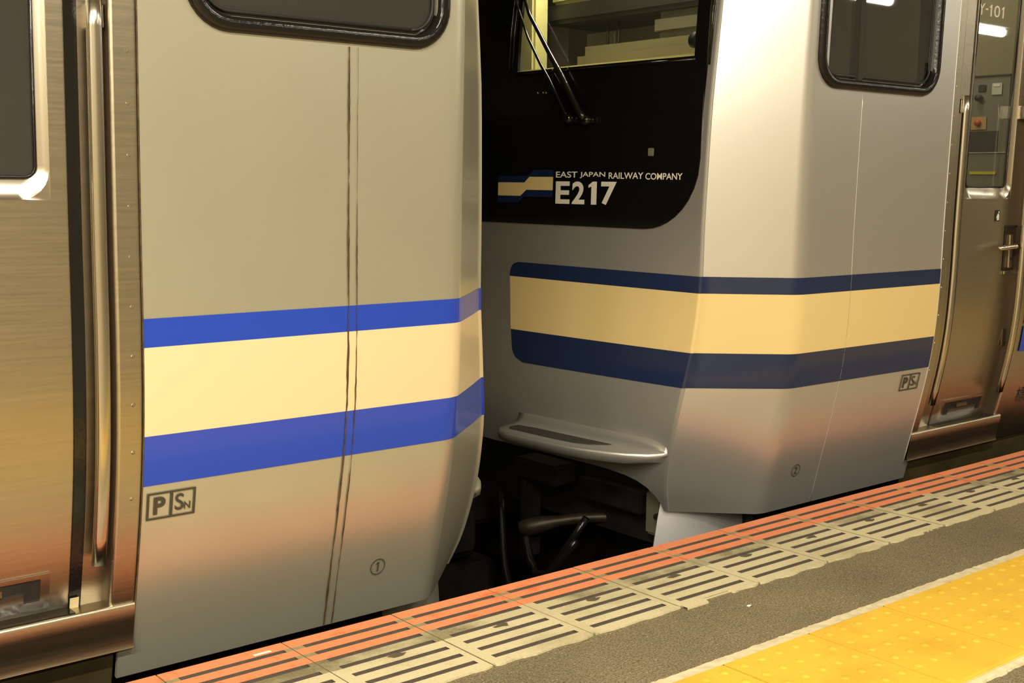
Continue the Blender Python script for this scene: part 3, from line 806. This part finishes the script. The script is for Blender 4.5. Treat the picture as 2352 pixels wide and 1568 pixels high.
        for (t0, t1, h0, h1) in ((0, bw, 0, 1), (1-bw, 1, 0, 1), (bw, 1-bw, .87, 1), (bw, 1-bw, 0, .25), (bw+.12, 1-bw-.12, .25, .50)):
            b = len(vs); a0, a1, zq = plate(t0, t1, h0, h1)
            for z in zq: vs += [s.W(a0, P(z)+D1-.004, z), s.W(a1, P(z)+D1-.004, z)]
            for k in range(3): fs.append((b+2*k, b+2*k+2, b+2*k+3, b+2*k+1))
        pl = s.mesh('recess_plate', vs, fs, M['steel_sm'], fp); solid(pl, .003)
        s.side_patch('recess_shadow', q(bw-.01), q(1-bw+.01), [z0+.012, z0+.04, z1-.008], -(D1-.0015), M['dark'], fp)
        s.boxl('foothold', [(q(.35), q(.6), P(.17)+D1-.001, P(.17)+D1-.003, .158, .172)], M['steel_dk'], fp)
        if s.right:
            # conductor pictogram
            a, b = -.452, -.486
            s.side_poly('pictogram', [(a, .904), (b, .904), (b, .948), (a, .948)][::-1], M['intdark'], -(D1-.0015), door)
            cx = (a+b)/2-.003
            s.side_poly('figure_mark', [(cx+.008, .908), (cx-.007, .908), (cx-.009, .926), (cx-.003, .934), (cx+.004, .934), (cx+.013, .920), (cx+.012, .914), (cx+.007, .922)][::-1], M['white'], -(D1-.003), door)
            s.side_poly('figure_head', [(cx-.004+.004*math.cos(t*math.pi/4), .9395+.005*math.sin(t*math.pi/4)) for t in range(8)], M['white'], -(D1-.003), door)
            # lock plate and lever
            hr = empty('door_lock', (0, 0, 0)); hr.parent = door
            s.side_patch('lock_recess', -.535, far+.009, [.705, .76, .82, .882], -(D1-.002), M['steel_dk'], hr)
            s.boxl('lock_plate', [(-.592, -.567, P(.78)+D1-.010, P(.78)+D1-.002, .715, .850)], M['steel'], hr, .003)
            s.boxl('lock_lip', [(-.545, -.625, P(.7)+D1-.006, P(.7)+D1-.001, .690, .705)], M['steel_sm'], hr, .002)
            s.boxl('lock_hood', [(-.535, -.625, P(.88)+D1-.006, P(.88)+D1-.001, .878, .886)], M['dark'], hr, .001)
            y = P(.8)+.012
            s.tub('lever', [(-.580, y+.035, .803), (-.572, y+.008, .803), (-.550, y, .803), (-.49, y, .801), (-.435, y+.002, .799)], [.009, .010, .010, .010, .008], M['steel_sm'], hr, 10)
            s.tub('lever', [(-.550, y+.002, .803), (-.575, y+.006, .804)], [.011, .009], M['steel_sm'], hr, 10)
            s.tub('keyhole', [(-.580, P(.755)+D1-.011, .755), (-.580, P(.755)+D1-.013, .755)], .006, M['dark'], hr, 10)
            s.boxl('latch', [(-.598, -.622, P(.42)+D1-.008, P(.42)+D1, .395, .465)], M['steel_dk'], hr, .002)
        s.side_patch('door_header', near, far, [2.06, 2.12, 2.2, 2.26], -D*.6, M['steel'])
        # sill
        e = -.002
        zq = [-.012, .0, .03, .06, .09, .0985, .1]
        vs, fs = [], []
        sx = [e, near, far-.06, -3.2] if s.right else [e, near, far-.02]
        lo = -.72 if s.right else -.72
        prof = [(-.010, -.010), (-.004, .002), (-.002, .03), (-.001, .06), (0, .092), (.004, .0995), (.010, .100), (D+.03, .100)]
        us = [-.002, -.004, -.3, far-.03]
        pr = [(P(z)+d-.004, z) for d, z in prof]
        for u in us: vs += [s.W(u, y, z) for y, z in pr]
        n = len(pr)
        for i in range(len(us)-1):
            for k in range(n-1):
                a = i*n+k; fs.append((a, a+1, a+n+1, a+n))
        sl = s.mesh('door_sill', vs, fs, M['steel'], None, True)
        s.boxl('sill_shade_strip', [(leaf0, far+.004, P(.1)+.007, P(.1)+D+.02, .1003, .1022)], M['rubber'])  # added dark strip: shades the sill top, keeps its glare off the leaf
        # steel body beyond the door
        zb_ = [-.01, .03, .08, .14, .2, .28, .36, .44, .52, .6, .74, .9, 1.1, 1.35]
        s.side_patch('body_panel', far-.03 if 0 else far, -3.2, zs+[2.2], -.004, M['steel'], nu=4).data.polygons
        s.side_patch('body_panel', far, -3.2, [-.01, .03, .06, .1], -.004, M['steel'], nu=3)
        s.side_patch('body_stripe', far-.035, -3.2, [s.zst[3]+.004, .42, s.zst[2]-.008], .0, M['blueL'], nu=3)
        s.side_patch('body_stripe', far-.035, -3.2, [s.zst[1], .70, s.zst[0]], .0, M['blueL'], nu=3)
        o = s.side_patch('body_stripe', far-.035, -3.2, [s.zst[2], .6, s.zst[1]], .0, s.cream, nu=3)
        if s.right: s.side_text('depot_lettering', '\u6a2a', far-.125, far-.215, .140, .207, M['ink'], 0, .001)
        # underframe below sill, roof and floor of the body
        s.side_patch('underframe_panel', -.036, -3.2, [-.15, -.10, -.05, -.008], -.018, M['ufp'], nu=3)
        s.boxl('underframe', [(-3.2, .75, .33, 2.8, -.30, .0)], M['dark'])
        s.boxl('body_roof', [(-3.2, -.001, .16, 2.99, 2.2, 2.5)], M['steel_dk'])
        s.boxl('cab_floor', [(-3.2, .78, .30, 2.85, .0, .03)], M['dark'])
        s.boxl('far_side_panel', [(-3.2, -.001, 3.04, 3.06, -.1, 2.4)], M['steel_dk'])

    def interior(s):
        s.boxl('bulkhead_foot', [(-.72, -.70, .30, 2.85, .03, .5)], M['intdark'])
        s.boxl('bulkhead', [(-.72, -.70, .20, 2.95, .5, 2.2)], M['intolive'] if s.right else M['intdark'])
        s.boxl('cab_ceiling', [(-.72, .85, .20, 2.95, 2.25, 2.27)], M['intcream'] if s.right else M['intdark'])
        if not s.right: return
        it = empty('driver_cab_fittings', (0, 0, 0)); it.parent = s.root
        s.boxl('windscreen_ledge', [(.98, 1.05, .36, 1.30, 1.40, 1.462)], M['intcream'], it, .01)
        s.boxl('desk_top', [(.60, .98, .36, 1.30, 1.36, 1.43)], M['intolive'], it, .01)
        s.boxl('cab_pillar', [(.84, .92, 1.36, 1.62, 1.3, 2.2)], M['intcream'], it, .01)
        s.boxl('cab_pillar', [(.80, 1.02, .30, .352, 1.3, 2.2)], M['intcream'], it, .01)
        s.boxl('control_console', [(.50, .85, .45, 1.22, 1.40, 1.56)], M['intolive'], it, .04)
        s.boxl('display_box', [(.55, .80, 1.10, 1.40, 1.735, 1.95)], M['intcream'], it, .015)
        s.boxl('display_shadow', [(.50, .82, .55, 1.42, 1.66, 1.735)], M['intdark'], it, .015)  # solid dark box standing in for the shadow below the display
        s.boxl('timetable_card', [(.55, .56, 1.28, 1.44, 1.60, 1.65)], M['paper'], it)
        s.boxl('instrument_hood', [(.3, .8, .50, .85, 1.56, 1.66)], M['intgrey'], it, .03)
        for y in (1.17, 1.11): s.tub('pole', [(.7, y, 1.52), (.7, y, 1.70)], .006, M['steel_dk'], it, 6)
        s.tub('knob', [(1.03, .405, 1.505), (1.045, .405, 1.505)], .026, M['intdark'], it, 14)
        s.boxl('red_lamp', [(.84, .85, .46, .56, 1.735, 1.75)], M['red'], it)
        # equipment on the bulkhead, seen through the door window
        f = -.685
        s.boxl('equipment_cabinet', [(-.70, -.690, .25, .46, .95, 1.49)], M['intgrey'], it)
        s.boxl('cabinet_top_rail', [(-.70, f, .25, .46, 1.49, 1.496)], M['intdark'], it)
        s.boxl('switch_box', [(-.70, f, .352, .388, 1.428, 1.458)], M['intdark'], it, .003)
        s.boxl('notice_card', [(-.69, f, .282, .326, 1.415, 1.462)], M['paper'], it)
        s.boxl('card_heading', [(-.69, f+.002, .290, .318, 1.448, 1.458)], M['white'], it)
        s.tub('rotary_knob', [(f-.005, .378, 1.404), (f+.02, .378, 1.404)], .013, M['intdark'], it, 14)
        s.boxl('button_plate', [(-.69, f, .343, .412, 1.275, 1.327)], M['orangecard'], it)
        s.tub('red_button', [(f, .378, 1.303), (f+.012, .378, 1.303)], .013, M['redpaint'], it, 14)
        s.boxl('dark_hatch', [(-.69, f-.001, .29, .412, 1.18, 1.268)], M['intdark'], it)
        s.boxl('hatch_sill', [(-.69, f, .25, .45, 1.178, 1.181)], M['paper'], it)
        s.boxl('yellow_strip', [(-.69, f, .288, .405, 1.090, 1.102)], M['yel'], it)

    def under(s):
        # obstacle deflector plate below the skirt
        vs, fs = [], []
        top = [(.757, .375), (.84, .38), (.92, .395), (.98, .43), (1.02, .465), (1.045, .49)]
        for i, (u, y) in enumerate(top):
            for k, z in enumerate((-.02, -.12, -.25, -.5)): vs.append(s.W(u+(.028*k*i/5 if s.right else .006*k), y-.004*k, z))
        for i in range(len(top)-1):
            for k in range(3): fs.append((i*4+k+1, (i+1)*4+k+1, (i+1)*4+k, i*4+k))
        d = s.mesh('obstacle_deflector', vs, fs, M['silver'] if s.right else s.paint, None, True); solid(d, .012)
        # coupler: shank, head, knuckle
        cp = empty('coupler', (0, 0, 0)); cp.parent = s.root
        s.boxl('coupler_shank', [(.55, 1.16, 1.50, 1.65, -.37, -.22)], M['iron'], cp, .02)
        s.boxl('coupler_head', [(1.14, 1.30, 1.40, 1.75, -.46, -.13)], M['iron'], cp, .03)
        s.boxl('coupler_jaw', [(1.28, 1.485, 1.585 if s.right else 1.40, 1.72 if s.right else 1.56, -.44, -.15)], M['iron'], cp, .03)
        s.boxl('electric_coupler', [(1.05, 1.44, 1.40, 1.75, -.66, -.49)], M['iron'], cp, .015)
        s.boxl('end_beam', [(.80, .90, .40, 2.75, -.28, -.02)], M['dark'])
        s.boxl('body_bolster', [(-3.0, .5, .5, 2.6, -.75, -.3)], M['dark'])
        if s.right:
            s.boxl('bracket_post', [(1.02, 1.10, 1.16, 1.20, -.42, -.03)], M['iron'], None, .006)
            s.boxl('junction_box', [(1.0, 1.12, .98, 1.22, -.10, -.02)], M['iron'], None, .01)
            s.boxl('cross_arm', [(.88, .98, .66, 1.00, -.16, -.08)], M['iron'], None, .006)
            s.boxl('cable_box', [(.86, .98, .56, .64, -.22, -.06)], M['intgrey'], None, .01)
            s.boxl('foot_bracket', [(.90, 1.02, .45, .56, -.145, -.125), (.90, .94, .42, .50, -.18, -.08)], M['brass'], None, .004)
            pts = [(.85+.28*t, .90+.26*t-.0*t, -.24-.06*t*t) for t in [i/10 for i in range(11)]]
            s.tub('air_pipe', pts, [.022]*7+[.028, .034, .036, .030], M['brass'], None, 12)
            s.tub('air_hose', [(1.10+.05*math.sin(t*math.pi), 1.17-.30*t, -.28-.16*math.sin(t*math.pi)) for t in [i/14 for i in range(15)]], .017, M['rubber'], None, 10)
            s.tub('air_hose', [(1.06+.12*math.sin(t*math.pi), 1.36-.50*t, -.20-.34*math.sin(t*math.pi)) for t in [i/14 for i in range(15)]], .015, M['rubber'], None, 10)
    def build(s):
        s.shell(); s.stripes(); s.face(); s.step(); s.window(); s.seam(); s.marks(); s.lettering(); s.door(); s.interior(); s.under()

left = Car(1.032, 1, 'cream-silver train car at left with bright blue stripes, boxed P mark and circled 1', M['paintL'], M['blueL'], M['cream'], (.743, .681, .487, .374), False)
left.build()
right = Car(4.100, -1, 'silver train car at right with navy stripes, black front mask, wiper and circled 2', M['paintR'], M['blueR'], M['creamR'], (.7365, .681, .4835, .3655), True)
right.build()
# dim lamps inside the right-hand cab
area('cab_lamp', (3.35, 1.0, 2.2), .3, .3, 20, (1, .93, .72))
area('vestibule_lamp', (4.45, .45, 2.1), .2, .2, 3.5, (1, .94, .8))
